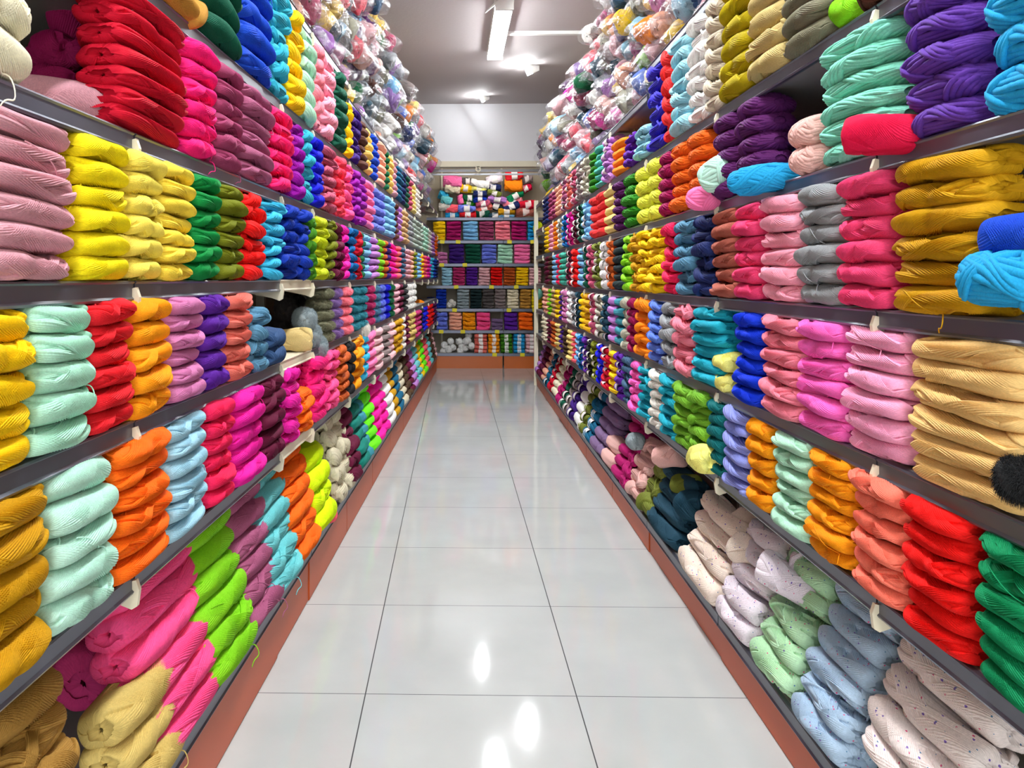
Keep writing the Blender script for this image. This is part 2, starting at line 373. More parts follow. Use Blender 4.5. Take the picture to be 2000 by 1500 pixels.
def fuzzy_mesh(seed):
    rs = np.random.RandomState(seed)
    nu, nv = 40, 22
    q = np.arange(nu) * 2 * PI / nu; t = tgrid(14); nv = len(t)
    QQ, TT = np.meshgrid(q, t, indexing='ij')
    P, n = surf(QQ, TT, 2.4, 2.3, 0.17, 0.09, 0.055, 0)
    P = P + n * (0.004 * np.sin(3 * QQ + 5 * TT + seed))[..., None]
    V = [P.reshape(-1, 3)]; Q = [grid_faces(0, nu, nv, True)]; UV = [np.stack([QQ * 6, TT * 4], -1).reshape(-1, 2)]
    K = 9000
    ph = rs.uniform(0, 2 * PI, K); tb = rs.uniform(-0.98, 0.98, K)
    B, n = surf(ph, tb, 2.4, 2.3, 0.17, 0.09, 0.055, 0)
    d = n + rs.normal(0, 0.75, (K, 3)); d /= np.linalg.norm(d, axis=1, keepdims=True)
    ln = rs.uniform(0.004, 0.012, K)[:, None]
    side = np.cross(d, rs.normal(0, 1, (K, 3))); side /= np.linalg.norm(side, axis=1, keepdims=True)
    wd = 0.00045
    sag = np.array([0, 0, -0.003])
    b0, b1 = B - side * wd, B + side * wd
    m0, m1 = B + d * ln * 0.6 + side * wd * 0.8, B + d * ln * 0.6 - side * wd * 0.8
    e0, e1 = B + d * ln + sag - side * wd * 0.3, B + d * ln + sag + side * wd * 0.3
    base = nu * nv
    blades = np.stack([b0, b1, m0, m1, e0, e1], 1).reshape(-1, 3)
    i = base + np.arange(K) * 6
    Q.append(np.stack([i, i + 1, i + 2, i + 3], -1)); Q.append(np.stack([i + 3, i + 2, i + 5, i + 4], -1))
    V.append(blades); UV.append(np.repeat(np.stack([ph * 6, tb * 4], -1), 6, axis=0))
    return mesh_np('fluffy_winding', np.concatenate(V), np.concatenate(Q), [M_YARN], np.concatenate(UV))
FUZ = [fuzzy_mesh(500 + i) for i in range(3)]
def tail_mesh(seed):
    rs = random.Random(seed)
    y0, y1 = rs.uniform(-0.07, -0.02), rs.uniform(0.02, 0.075)
    pts = []
    for i in range(26):
        f = i / 25
        y = y0 + (y1 - y0) * f
        z = 0.016 * math.cos(f * PI * rs.choice((1.0,))) - 0.006 * f
        x = ND / 2 * (max(0, 1 - abs(z / 0.027) ** 2.7) ** (1 / 2.7)) * (1 - abs(y / 0.105) ** 2.9) ** (1 / 2.9) + 0.0012
        pts.append((x, y, z))
    lx, ly, lz = pts[-1]
    n = 14
    for i in range(1, n):
        f = i / (n - 1)
        pts.append((lx + 0.010 * math.sin(f * PI), ly + 0.012 * math.sin(f * PI * 1.3), lz - 0.035 * f + 0.004 * math.sin(f * 9)))
    return MB().tube(pts, 0.0010, 6).mesh('tail_strand', M_YARN, True)
TAIL = [tail_mesh(i) for i in range(5)]
def band_mesh():
    n = 28; V, Q = [], []
    for y in (-0.032, 0.032):
        for i in range(n):
            a = 2 * PI * i / n; c, s = math.cos(a), math.sin(a)
            x = ND / 2 * 1.10 * math.copysign(abs(c) ** (2 / 2.7), c); z = NH / 2 * 1.10 * math.copysign(abs(s) ** (2 / 2.7), s)
            V.append((x, y, z))
    for i in range(n): Q.append((i, (i + 1) % n, n + (i + 1) % n, n + i))
    return mesh_np('band_sleeve', V, Q, [M_PAPER])
BAND = band_mesh()
def bag_mesh(seed):
    rs = np.random.RandomState(seed)
    nu, nv = 44, 40
    q = np.arange(nu) * 2 * PI / nu; t = np.linspace(-1, 1, nv)
    QQ, TT = np.meshgrid(q, t, indexing='ij')
    # body for t<0.45, then a pinched neck and a ruffled mouth
    body = np.power(np.clip(1 - np.abs((TT + 0.25) / 0.78) ** 3.0, 0.0, 1), 1 / 3.0)
    neck = 0.20 + 0.35 * np.clip((TT - 0.5) / 0.5, 0, 1)
    r = np.where(TT > 0.30, np.maximum(body, neck), body)
    ph = rs.uniform(0, 6.28, 12)
    cr = 0.09 * np.abs(np.sin(4 * QQ + 3 * TT + ph[0])) + 0.09 * np.abs(np.sin(7 * QQ - 6 * TT + ph[1])) + 0.07 * np.sin(9 * TT + 2 * QQ + ph[2]) + 0.12 * np.clip(TT - 0.4, 0, 1) * np.sin(9 * QQ + ph[3])
    r = r * (1 + cr)
    P = np.stack([0.054 * r * np.cos(QQ), 0.16 * TT + 0.01 * np.sin(3 * QQ + ph[4]) * np.clip(TT - 0.3, 0, 1) * 2, 0.050 * r * np.sin(QQ) - 0.02 * np.clip(TT - 0.3, 0, 1)], -1)
    return mesh_np('bag_film', P.reshape(-1, 3), grid_faces(0, nu, nv, True), [M_BAG])
BAGS = [bag_mesh(600 + i) for i in range(5)]
# light geometry for the mass of distant skeins
def lod(seed, nu, nv):
    q = np.arange(nu) * 2 * PI / nu; t = tgrid(nv - 16) if nv > 18 else tgrid(nv - 10, False); nv = len(t)
    QQ, TT = np.meshgrid(q, t, indexing='ij')
    rs = np.random.RandomState(seed); a = rs.uniform(-1.1, 1.1); ph = rs.uniform(0, 6, 4)
    P, n = surf(QQ + a * TT, TT, 3.4, 2.2, NL, ND, NH, 0.06 if seed % 3 == 0 else 0)
    P = P + n * (0.0010 * np.sin(9 * QQ + ph[0]) + 0.0016 * np.sin(3 * QQ + 3 * TT + ph[1]))[..., None]
    return P.reshape(-1, 3), grid_faces(0, nu, nv, True), np.stack([QQ * 10, TT * 3], -1).reshape(-1, 2)
LODS = [skein_arrays(800 + i, N=30, per=3, T=28, npatch=4, wide=(4, 10), loose=1, lump=0.003) for i in range(6)]
LODA = [lod(i, 48, 28) for i in range(6)]
LODB = [lod(20 + i, 28, 18) for i in range(6)]

# ------------------------------------------------------------------ the two aisle walls
def xfront(side, Y):
    return -0.6524 + 0.0445 * Y if side == 'L' else 0.7927 + 0.0145 * Y
def y_of_u(side, u, d=0.0):
    k = (u - CX) / F
    return (0.6524 + d) / (0.0445 - k) if side == 'L' else (0.7927 + d) / (k - 0.0145)
def place(side, Y, d, z):
    return (xfront(side, Y) - d, Y, z) if side == 'L' else (xfront(side, Y) + d, Y, z)
ROTZ = {'L': -0.0445, 'R': PI - 0.0145}
def project(p):
    c, s = math.cos(YAW), math.sin(YAW)
    dep = -s * p[0] + c * p[1]; rx = c * p[0] + s * p[1]
    if dep < 0.05: return None
    return 855 + F * rx / dep, CY - F * (p[2] - CAMZ) / dep, dep
SH = {'L': [0.205, 0.65, 0.93, 1.185, 1.457, 1.745, 2.03], 'R': [0.145, 0.58, 0.845, 1.13, 1.43, 1.715, 1.99]}
ROWN = ['bottom', 'second', 'third', 'fourth', 'fifth', 'sixth', 'seventh']
SIDEN = {'L': 'left', 'R': 'right'}
LIP = 0.037
DEPTH = 0.43
def shelf_z(side, k, Y):
    z = SH[side][k]
    if k == 6 and Y < (3.45 if side == 'L' else 3.3): z += 0.075 if side == 'L' else 0.11
    return z
BAYS = {'L': [0.42, 1.41, 2.41, 2.84, 3.6, 4.4, 5.2, 6.0, 6.8, 7.6, 8.4, 9.2, 9.9], 'R': [0.55, 1.5, 2.43, 3.37, 4.2, 5.1, 6.0, 6.9, 7.8, 8.6]}
LEAN = {'L': math.radians(13), 'R': math.radians(22)}

# rows: colour u_near u_far n [kind]; kinds: c chunky, s speckled, f fluffy, b banded; h0.x = share of the shelf height that is filled
ROWS = {
('L', 5): (6, "ochre 270 392 6; dark_green 388 462 5; bright_blue 460 528 5; turquoise 525 556 6; yellow 554 584 6; pale_mint_green 582 607 6; blush 605 622 6; shell_pink 622 648 6; dark_green 648 668 6; yellow 668 680 6; indigo 680 698 6; chocolate 698 710; gold 710 722; bright_blue 722 734; peach 734 750; forest 750 754; gold 754 764; dusty_pink 764 771; petrol 771 782; navy 782 789; dark_green 789 796; rose 796 802; pale_gold 802 809; bone 809 817"),
('L', 4): (6, "ivory -150 50 4; crimson 216 352 7; hot_pink 350 412 6; mauve 408 461 6; orchid_mauve 460 525 6; fuchsia 521 565 6; violet 565 582 6; turquoise 582 603 6; royal_blue 602 621 6; rose 620 652 7; coral_red 651 667 6; candy_pink 666 681 6; violet 682 710 6; pink 710 727 6; periwinkle 727 747 5; light_blue 748 768 6; chocolate 768 773; lilac 773 782; tan 782 794; grey 794 804; sage 804 824; mint 824 834; bone 834 840; lilac 840 847; orange 847 852; dusty_pink 852 858"),
('L', 3): (6, "dusty_pink -90 134 6; lemon 132 236 6; pale_yellow 234 304 6; butter 302 366 7; green 364 417 6; olive 416 467 6; red 465 509 6; sky_blue 507 547 7; cobalt 541 575 6; cobalt 575 596 6; leaf_green 595 607 5; chartreuse 606 630 6; olive 629 650 6; maroon 649 661; magenta 661 675; blue 674 690; crimson 690 699; forest 699 703; light_blue 703 720; lilac 720 737; lime 737 746; rust 746 752; indigo 752 758; neon_pink 758 771; coral 771 780; slate 780 788; dusty_pink 788 798; peach 798 806; olive 806 811; light_blue 811 819; yellow 819 824; coral 824 831; magenta 831 839; sky_blue 839 844; bright_blue 844 849; navy 849 853"),
('L', 2): (5, "yellow -150 48 5; mint 36 164 5; scarlet 152 244 6; amber 240 319 5; orchid 316 384 6; purple 380 434 5; salmon 430 482 5; steel_blue 480 514 4 h.78; denim 514 546 2 h.45; moss_grey 630 650 5 f; lavender 650 664 5 f; blush 664 686 5 f; teal 688 714 5 f; raspberry 716 730 5 f; steel_blue 730 739 5 f; periwinkle 739 749 5 f; royal_blue 749 759 5 f; forest 759 767 5 f; dusty_pink 767 777 5; maroon 777 784 5; black 784 794; white 794 810 4 f"),
('L', 1): (5, "mustard -110 78 5; pale_mint 76 212 5; orange 204 320 6; pale_blue 312 392 6; cerise 390 446 6; magenta 445 508 5; maroon 500 549 5; magenta 549 577 6; orange 577 602 4 h.62; hot_pink 602 634 5; candy_pink 632 655 6; sienna 653 674 6; black 674 685; amber 685 705; sky_blue 704 714; pink 714 730; pale_pink 730 744; taupe 744 758; pale_pink 758 767; mustard 767 784; bone 784 788; maroon 788 797; straw 797 809; raspberry 809 819; black 819 824; royal_blue 824 833; red 834 844; plum 844 851"),
('L', 0): (6, "khaki -40 120 6 h.92; straw 184 306 3 h.5; candy_pink 234 386 6; lime 350 456 6; orchid_mauve 436 513 6; aqua 484 553 6; orange 535 594 6; neon_yellow 585 626 4 h.8; oatmeal 634 668 5; maroon 660 682 6; sea_green 680 698 6; teal 694 704 6; neon_green 703 721; neon_pink 719 744; white 742 756; mustard 753 764; petrol 762 774; oatmeal 772 781; umber 780 790; maroon 789 797; lilac 796 804; aqua 803 812; yellow 811 817; neon_green 816 823; coral 822 830; aqua 829 835; umber 834 841; pale_pink 840 846; lime 845 850; sea_green 850 856; indigo 855 861"),
('R', 5): (6, "chocolate 1745 1672 6; lime 1668 1622 6; stone 1622 1532 6 h.8; sand 1540 1462 6; olive_mustard 1466 1410 6; greige 1412 1386 7; white 1388 1350 7; ice_blue 1352 1316 7; tomato 1316 1302 6; ultramarine 1304 1270 6; ice_blue 1272 1246 4 h.55; purple 1246 1224 4 h.62; tangerine 1224 1198 4 h.72; lilac 1198 1182 6 b; jade 1182 1166 6; grass_green 1166 1154 6; oyster 1154 1140 6 b; taupe 1140 1130 6 b; rose 1130 1120 6 b; salmon 1120 1110 6 b; orchid_mauve 1110 1100 6 b; peach 1100 1088 6 b; mauve 1088 1074 6 b; navy 1074 1063 6 b"),
('R', 4): (5, "chunky_blue 2080 1905 4 c; grape 1900 1755 5 c; seafoam 1742 1590 6 c h1.02; rosewood 1595 1546 2 c h.5; plum 1490 1396 5 c; burnt_orange 1384 1314 5 c; wine 1314 1290 5 c; lime_yellow 1294 1244 4 c; grass_green 1246 1218 5 c; aubergine 1218 1201 6 c; pale_gold 1203 1184 5; tomato 1184 1156 5; light_blue 1156 1142 6 b; dark_green 1142 1132 6 b; maroon 1132 1122 6 b; magenta 1122 1112 6 b; blue 1112 1102 6 b; oyster 1102 1092 6 b; tangerine 1092 1082 6; shell_pink 1082 1074 6; yellow 1074 1066 6"),
('R', 3): (6, "mustard 1925 1742 6; deep_pink 1738 1640 6; grey 1638 1560 6; shell_pink 1562 1488 6; deep_pink 1488 1440 6; brick 1442 1396 6; navy 1396 1360 6; steel_blue 1360 1324 6; cerise 1324 1302 6; yellow 1300 1252 7; mustard 1252 1237 6; lime 1238 1222 7; bottle_green 1222 1200 6; rust 1200 1191 6 b; white 1191 1178 5 b; moss 1178 1163 6 b; rose 1163 1152 6 b; dark_green 1152 1146 6 b; light_blue 1146 1131 6; red 1131 1118 6 b; maroon 1118 1111 6 b; jade 1111 1096 6; cerise 1096 1090 6; light_blue 1090 1081 6; umber 1081 1074 6 b; maroon 1074 1066 6 b"),
('R', 2): (5, "caramel 2000 1772 6; baby_pink 1770 1650 6; bubblegum 1650 1560 6; flamingo 1564 1490 6; true_blue 1490 1440 6; cyan 1414 1354 6; flamingo 1354 1320 5; grey 1322 1295 5; cornflower 1297 1272 6; tangerine 1274 1245 5; wine 1245 1234 6; oyster 1234 1220 5; teal 1222 1204 5; lilac 1206 1191 5; midnight 1191 1183 6 b; oyster 1183 1166 6 b; rose 1166 1158 6 b; goldenrod 1158 1144 6; yellow 1144 1136 6; midnight 1136 1128 6 b; grey 1128 1119 6 b; white 1119 1110 5; orchid 1110 1102 6 b; indigo 1102 1096 6 b; yellow 1096 1087 6; tan 1087 1079 6 b; lime 1079 1072 6; peach 1072 1063 6 b"),
('R', 1): (6, "emerald 2060 1906 6; red 1898 1765 6; apricot 1766 1668 6; marigold 1664 1582 6; pale_mint_green 1586 1514 6; marigold 1512 1464 5; iris 1466 1418 6; pine 1418 1390 6; apple_green 1388 1322 6; cyan 1324 1294 6; bone 1294 1278 6; cyan 1280 1252 6; bubblegum 1253 1237 6; slate 1238 1221 6; purple 1221 1209 6 b; yellow 1209 1194 6; crimson 1194 1181 6 b; royal_blue 1181 1172 6 b; olive 1172 1161 6 b; black 1161 1152 6 b; purple 1152 1144 6 b; blue 1144 1136 6 b; light_blue 1136 1128 6; coral 1128 1120 6; pale_gold 1120 1111 6; umber 1111 1102 7 b; indigo 1102 1096 6 b; pale_gold 1096 1087 6; rust 1087 1079 6 b; maroon 1079 1071 6 b; cream 1071 1061 6"),
('R', 0): (6, "speckled_white 2080 1900 4 s h.62; speckled_white 1890 1690 6 s; speckled_blue 1686 1586 7 s; speckled_mint 1582 1502 6 s; speckled_lavender 1496 1432 5 s h.8; speckled_cream 1430 1352 4 s h.7; midnight 1342 1288 4 h.7; moss 1296 1270 3 h.66; rosewood 1272 1245 4 h.72; plum_pink 1248 1216 6 h.9; rosewood 1214 1194 2 h.42; heather 1200 1172 6; petrol 1172 1156 6 b; moss 1156 1146 6 b; white 1146 1134 5; indigo 1134 1125 6 b; taupe 1125 1117 6 b; dark_green 1117 1109 6 b; plum_pink 1109 1100 6 b; cream 1100 1089 6; crimson 1089 1082 6 b; petrol 1082 1075 6 b; peach 1075 1068 6; maroon 1068 1060 6 b; lilac 1060 1056 6 b"),
}
class Sk: pass
ALL = []
def build_rows():
    for (side, k), (dn, txt) in ROWS.items():
        cols = []
        for item in txt.split(';'):
            w = item.split()
            c = Sk(); c.col = w[0]; c.u0, c.u1 = float(w[1]), float(w[2]); c.n = dn; c.kind = 'p'; c.h = 1.0
            for x in w[3:]:
                if x[0].isdigit(): c.n = int(x)
                elif x[0] == 'h': c.h = float(x[1:])
                else: c.kind = x
            cols.append(c)
        for ci, c in enumerate(cols):
            Y0, Y1 = y_of_u(side, c.u0, 0.05 if k == 0 else 0.0), y_of_u(side, c.u1, 0.05 if k == 0 else 0.0)
            if Y0 > Y1: Y0, Y1 = Y1, Y0
            Wd = Y1 - Y0
            ns = max(1, round(Wd / (0.38 if k == 0 and Y0 < 3.2 else 0.25)))
            near = cols[ci - 1].col if ci > 0 else None
            far = cols[ci + 1].col if ci + 1 < len(cols) else None
            for j in range(ns):
                y0 = Y0 + Wd * j / ns; y1 = Y0 + Wd * (j + 1) / ns
                Yc = (y0 + y1) / 2
                if Yc > (9.75 if side == 'L' else 8.5): continue
                ln = (y1 - y0) * 1.0
                zb = shelf_z(side, k, Yc) + 0.002
                zt = shelf_z(side, k + 1, Yc) - LIP + 0.002
                full = (zt - zb) * c.h
                if k == 0: full = (zt - zb) * 0.93 * c.h
                lean = LEAN[side] if k == 0 else 0.0
                H = full / c.n
                D = {'p': 0.112, 'c': 0.135, 's': 0.12, 'f': 0.11, 'b': 0.105}[c.kind] * R.uniform(0.95, 1.05)
                if ln > 0.2 and c.kind == 'p': D *= 1.08
                tilt = R.uniform(-0.035, 0.035)
                for i in range(c.n):
                    s = Sk(); s.side, s.k, s.col, s.kind, s.n, s.i = side, k, c.col, c.kind, c.n, i
                    s.near, s.far, s.ns, s.j = near, far, ns, j
                    hh = H * (i + 0.5)
                    d = D / 2 - (0.04 if k == 0 else 0.028) + R.uniform(-0.004, 0.004) + 0.004 * math.sin(i * 1.7 + ci)
                    dd = d + hh * math.tan(lean)
                    s.loc = place(side, Yc + R.uniform(-0.003, 0.003), dd, zb + hh)
                    s.rot = (tilt + R.uniform(-0.025, 0.025), -lean + R.uniform(-0.06, 0.06), ROTZ[side] + R.uniform(-0.02, 0.02))
                    s.size = (D * R.uniform(0.94, 1.04), ln * R.uniform(0.97, 1.0), H * R.uniform(1.08, 1.14))
                    p = project(s.loc)
                    s.area = 0.0
                    if p:
                        u, v, dep = p
                        a = (F * s.size[2] / dep) * abs(c.u1 - c.u0) / ns
                        s.area = a if -300 < u < 2300 and -50 < v < 1550 else a * 0.0
                    s.dep = p[2] if p else 99
                    ALL.append(s)
build_rows()
def mat_of(s):
    b = {'p': (ND, NL, NH), 'b': (ND, NL, NH), 's': (ND, NL, NH), 'c': (0.12, NL, 0.062), 'f': (0.11, 0.185, 0.066)}[s.kind]
    return (s.size[0] / b[0], s.size[1] / b[1], s.size[2] / b[2])
POS = {2: ['bottom', 'topmost'], 3: ['bottom', 'middle', 'topmost']}
ORD = ['', 'second', 'third', 'fourth', 'fifth', 'sixth', 'seventh', 'eighth']
def pos_word(i, n):
    if i == n - 1: return 'topmost'
    if i == 0: return 'lowest'
    return ORD[n - 1 - i] + ' from top'
KN = {'p': 'skein', 'c': 'chunky skein', 's': 'skein', 'f': 'fluffy skein', 'b': 'banded ball'}
NAME = {'p': 'yarn_skein', 'c': 'chunky_yarn_skein', 's': 'speckled_yarn_skein', 'f': 'fluffy_yarn_skein', 'b': 'banded_yarn_ball'}
LIM = {'p': 320, 'c': 999, 's': 999, 'f': 999, 'b': 240}
rest = []
for kind in LIM:
    mine = sorted([s for s in ALL if s.kind == kind], key=lambda s: -s.area)
    mine = [s for s in mine if s.area > 0]
    take = mine[:LIM[kind]]; rest += mine[LIM[kind]:]
    if kind == 'c':
        rest += [s for s in take if s.area < 1]
    for idx, s in enumerate(take):
        me = {'p': SK, 'c': SKC, 's': SKS, 'f': FUZ, 'b': SKM}[kind]
        o = ob(NAME[kind], me[R.randrange(len(me))], None, s.loc, s.rot, colr(s.col))
        o.scale = mat_of(s)
        pw = pos_word(s.i, s.n)
        which = '' if s.ns == 1 else ('nearer ' if s.j == 0 else 'farther ')
        nb = s.near or s.far; nb2 = s.far or s.near
        base = f"{say(s.col)} {KN[kind]}, {pw} in {which}stack by"
        tailw = f"{ROWN[s.k]} shelf, {SIDEN[s.side]} wall"
        for form in (f"{base} {say(nb)}, {tailw}", f"{base} {say(nb2)}, {tailw}"):
            if form not in USED: break
        o_group = f"{say(s.col)} {KN[kind]}s stacked by {say(nb)} on the {ROWN[s.k]} {SIDEN[s.side]} shelf"
        tag(o, form, 'yarn', o_group)
        if kind == 'p' and idx < 260 and R.random() < 0.14:
            ob('yarn_tail', TAIL[R.randrange(len(TAIL))], o, color=colr(s.col))
        if kind == 'b' and R.random() < 0.6:
            bd = ob('paper_band', BAND, o); bd['label'] = 'white paper band'
# the distant remainder as one mass
def build_mass(items, name):
    V, Q, UV, T = [], [], [], []; nb = 0
    for s in items:
        src = (LODS if s.dep < 3.9 else LODA if s.dep < 5.4 else LODB)[R.randrange(6)]
        mtx = Matrix.Translation(s.loc) @ Euler(s.rot).to_matrix().to_4x4() @ Matrix.Diagonal((s.size[0] / ND, s.size[1] / NL, s.size[2] / NH, 1))
        a = np.array(mtx)
        v = src[0] @ a[:3, :3].T + a[:3, 3]
        V.append(v); Q.append(src[1] + nb); UV.append(src[2]); T.append(np.tile(np.array(colr(s.col)), (len(v), 1))); nb += len(v)
    me = mesh_np(name, np.concatenate(V), np.concatenate(Q), [M_FAR], np.concatenate(UV), tint=np.concatenate(T))
    o = ob(name, me); o['kind'] = 'stuff'
    tag(o, 'small distant yarn skeins stacked in every colour along both aisle walls', 'yarn')
    return o
build_mass(rest, 'distant_yarn_skeins')

# ------------------------------------------------------------------ shelves
def lip_prof(h):
    return [(-0.006, 0.0), (0.004, 0.0), (0.006, -0.003), (0.003, -0.006), (0.003, -h + 0.008), (0.007, -h + 0.004), (0.005, -h), (-0.006, -h)]
lipcache = {}
def shelf(side, k, b, y0, y1):
    Yc = (y0 + y1) / 2; ln = y1 - y0
    z = shelf_z(side, k, Yc)
    short = side == 'L' and b == 2 and k in (1, 2, 3)
    key = (round(ln, 3), k == 0, short, side)
    if key not in lipcache:
        tiltm = 0.0
        mb = MB().box(-DEPTH + 0.004, -0.006, -ln / 2 + 0.002, ln / 2 - 0.002, -0.016, 0.0).mesh('shelf_board', M_BOARD if not short else M_CREAM)
        ml = MB().prism(lip_prof(LIP if k else 0.042), -ln / 2 + 0.003, ln / 2 - 0.003).mesh('shelf_lip', M_LIP if not short else M_CREAM)
        brk = [(-0.16, -0.017), (-0.010, -0.017), (0.010, -0.012), (0.016, -0.030), (0.012, -0.060), (0.002, -0.066), (-0.02, -0.058), (-0.16, -0.030)]
        m_br = MB().prism(brk, -0.005, 0.005).mesh('shelf_bracket', M_CREAM)
        lipcache[key] = (mb, ml, m_br)
    mb, ml, m_br = lipcache[key]
    r = ob('metal_shelf', None, None, place(side, Yc, 0, z), (0, 0, ROTZ[side]))
    colw = 'cream' if short else 'grey'
    tag(r, f"{colw} metal shelf, {ROWN[k]} level up, {BAYN[b]} bay from the camera, {SIDEN[side]} wall", 'shelf', f"shelves along the {SIDEN[side]} wall")
    ob('board', mb, r); ob('front_lip', ml, r)
    if k > 0:
        sg = 1 if side == 'L' else -1
        br = ob('bracket', m_br, r, (0, sg * (ln / 2 - 0.003), 0)); br['label'] = 'cream end bracket'
BAYN = ['first', 'second', 'third', 'fourth', 'fifth', 'sixth', 'seventh', 'eighth', 'ninth', 'tenth', 'eleventh', 'twelfth']
for side in 'LR':
    bs = BAYS[side]
    for b in range(len(bs) - 1):
        for k in range(7):
            shelf(side, k, b, bs[b], bs[b + 1])
        y0, y1 = bs[b], bs[b + 1]; Yc = (y0 + y1) / 2; ln = y1 - y0
        hk = SH[side][0] - 0.044
        prof = [(-0.012, 0.0), (0.0, 0.0), (0.003, 0.004), (0.003, hk - 0.003), (0.0, hk), (-0.012, hk)]
        kp = ob('kick_board', MB().prism(prof, -ln / 2 + 0.004, ln / 2 - 0.004).mesh('kick_face', M_KICK), None, place(side, Yc, 0.008 if b != 2 else 0.012, 0), (0, 0, ROTZ[side]))
        tag(kp, f"terracotta kick board at floor level, {BAYN[b]} bay from the camera, {SIDEN[side]} wall", 'kick board', f"kick boards along the {SIDEN[side]} wall")
# slim cream uprights at the bay joints
for side in 'LR':
    bs = BAYS[side]
    up = MB().box(-0.02, 0.02, -0.015, 0.015, 0.0, 2.25).mesh('upright_face', M_CREAM)
    for b, y in enumerate(bs[1:]):
        o = ob('shelf_upright', up, None, place(side, y, DEPTH - 0.022, 0), (0, 0, ROTZ[side]))
        tag(o, f"cream shelf upright against the {SIDEN[side]} wall after the {BAYN[b]} bay from the camera", 'upright', f"uprights along the {SIDEN[side]} wall")
yp = BAYS['R'][-1]
post = ob('shelf_end_post', MB().box(-0.022, 0.022, -0.02, 0.02, 0, 2.05).mesh('post_face', M_CREAM), None, place('R', yp + 0.03, 0.0, 0), (0, 0, ROTZ['R']))
tag(post, 'tall cream post ending the right shelves beside the back wall display', 'post')

# ------------------------------------------------------------------ loose single skeins
def loose(kind, side, u, v, d, col, size, rot, label, tail=False, name=None):
    """set one skein at the depth d behind the shelf front where the pixel's ray meets it"""
    k = (u - CX) / F
    if side == 'L': Y = (0.6524 + d) / (0.0445 - k)
    else: Y = (0.7927 + d) / (k - 0.0145)
    z = CAMZ - Y * (v - CY) / F
    me = {'p': SK, 'c': SKC, 's': SKS, 'f': FUZ, 'ball': BALL}[kind]
    base = {'p': (ND, NL, NH), 's': (ND, NL, NH), 'c': (0.12, NL, 0.062), 'f': (0.11, 0.185, 0.066), 'ball': (0.09, 0.12, 0.085)}[kind]
    o = ob(name or {'p': 'yarn_skein', 's': 'speckled_yarn_skein', 'c': 'chunky_yarn_skein', 'f': 'fluffy_yarn_skein', 'ball': 'yarn_ball'}[kind], me[R.randrange(len(me))], None, place(side, Y, d, z), (rot[0], rot[1], ROTZ[side] + rot[2]), colr(col))
    o.scale = tuple(size[i] / base[i] for i in range(3))
    tag(o, label, 'yarn')
    if tail: ob('yarn_tail', TAIL[0], o, color=colr(col))
    return o
loose('p', 'L', 128, 200, 0.10, 'dusty_pink', (0.11, 0.2, 0.075), (0.0, 0.1, -1.0), 'dusty pink skein lying alone on the shelf before dark maroon skeins')
for j, (u, v) in enumerate(((100, 100), (100, 160), (172, 70), (172, 130), (190, 190), (140, 55))):
    loose('ball', 'L', u, v, 0.20, 'wine', (0.085, 0.11, 0.07), (0.2 * j, 0.1, 0.9 + 0.3 * j), ['upper', 'lower', 'tall middle', 'middle', 'front low', 'top rear'][j] + ' dark wine skein deep in the shelf behind the crimson stack')
loose('p', 'L', 350, 22, 0.04, 'ochre', (0.11, 0.2, 0.07), (0.35, 0.0, 0.3), 'ochre skein hanging over the shelf lip beside the dark green stack')
loose('p', 'L', 569, 665, 0.04, 'beige', (0.095, 0.155, 0.075), (0.0, 0.0, -1.36), 'beige skein lying alone on the cream shelf beside fluffy grey skeins')
for j, (u, v, c, d) in enumerate(((594, 622, 'silver', .03), (604, 652, 'silver', .02), (617, 676, 'silver', .02), (556, 600, 'smoke', .2), (566, 618, 'smoke', .24), (580, 600, 'smoke', .22), (545, 640, 'smoke', .24))):
    loose('f', 'L', u, v, d, c, (0.10, 0.15, 0.085), (0.1 * j, 0.1, 0.3), ['upper pale grey fluffy skein beside the moss grey stack', 'middle pale grey fluffy skein beside the moss grey stack', 'lowest pale grey fluffy skein beside the moss grey stack', 'charcoal fluffy skein deep in shelf, nearest the denim stack', 'charcoal fluffy skein deep in shelf, above the beige skein', 'charcoal fluffy skein deep in shelf, behind the pale grey ones', 'charcoal fluffy skein deep in shelf, lowest behind the denim stack'][j])
loose('f', 'L', 702, 642, 0.02, 'bone', (0.12, 0.17, 0.09), (0, 0, 0.2), 'white fluffy skein lying in front of the teal fluffy stack')
loose('p', 'L', 168, 1290, 0.20, 'raspberry', (0.15, 0.2, 0.13), (0.2, -0.3, 0.3), 'raspberry skein lying deep behind the candy pink bottom stack')
loose('p', 'L', 150, 1255, 0.30, 'raspberry', (0.15, 0.2, 0.13), (0.1, -0.2, 0.1), 'raspberry skein furthest back behind the candy pink bottom stack')
loose('p', 'L', 634, 1005, 0.03, 'coral', (0.10, 0.14, 0.06), (0, -0.2, 0.2), 'coral skein tucked behind neon yellow stack at the bottom shelf edge')
loose('p', 'L', 818, 597, 0.08, 'tangerine', (0.12, 0.22, 0.12), (0, 0, 0), 'orange skein alone on the bare far shelf past the white fluffy stack')
loose('p', 'R', 1716, 266, -0.03, 'ruby', (0.085, 0.14, 0.066), (-0.05, 0.0, 0.85), 'ruby red skein lying at the shelf edge between seafoam and grape stacks', False)
loose('c', 'R', 1490, 352, -0.03, 'chunky_blue', (0.10, 0.19, 0.065), (0.05, 0, 1.15), 'bright blue chunky skein lying beside the dark plum stack', False)
loose('c', 'R', 1397, 342, -0.025, 'pale_mint', (0.09, 0.12, 0.085), (0.5, 0.1, 0.6), 'pale mint chunky skein wedged between orange and plum stacks')
loose('c', 'R', 1376, 388, -0.03, 'pink', (0.09, 0.14, 0.065), (0.0, 0, 0.6), 'pink chunky skein lying below the pale mint one')
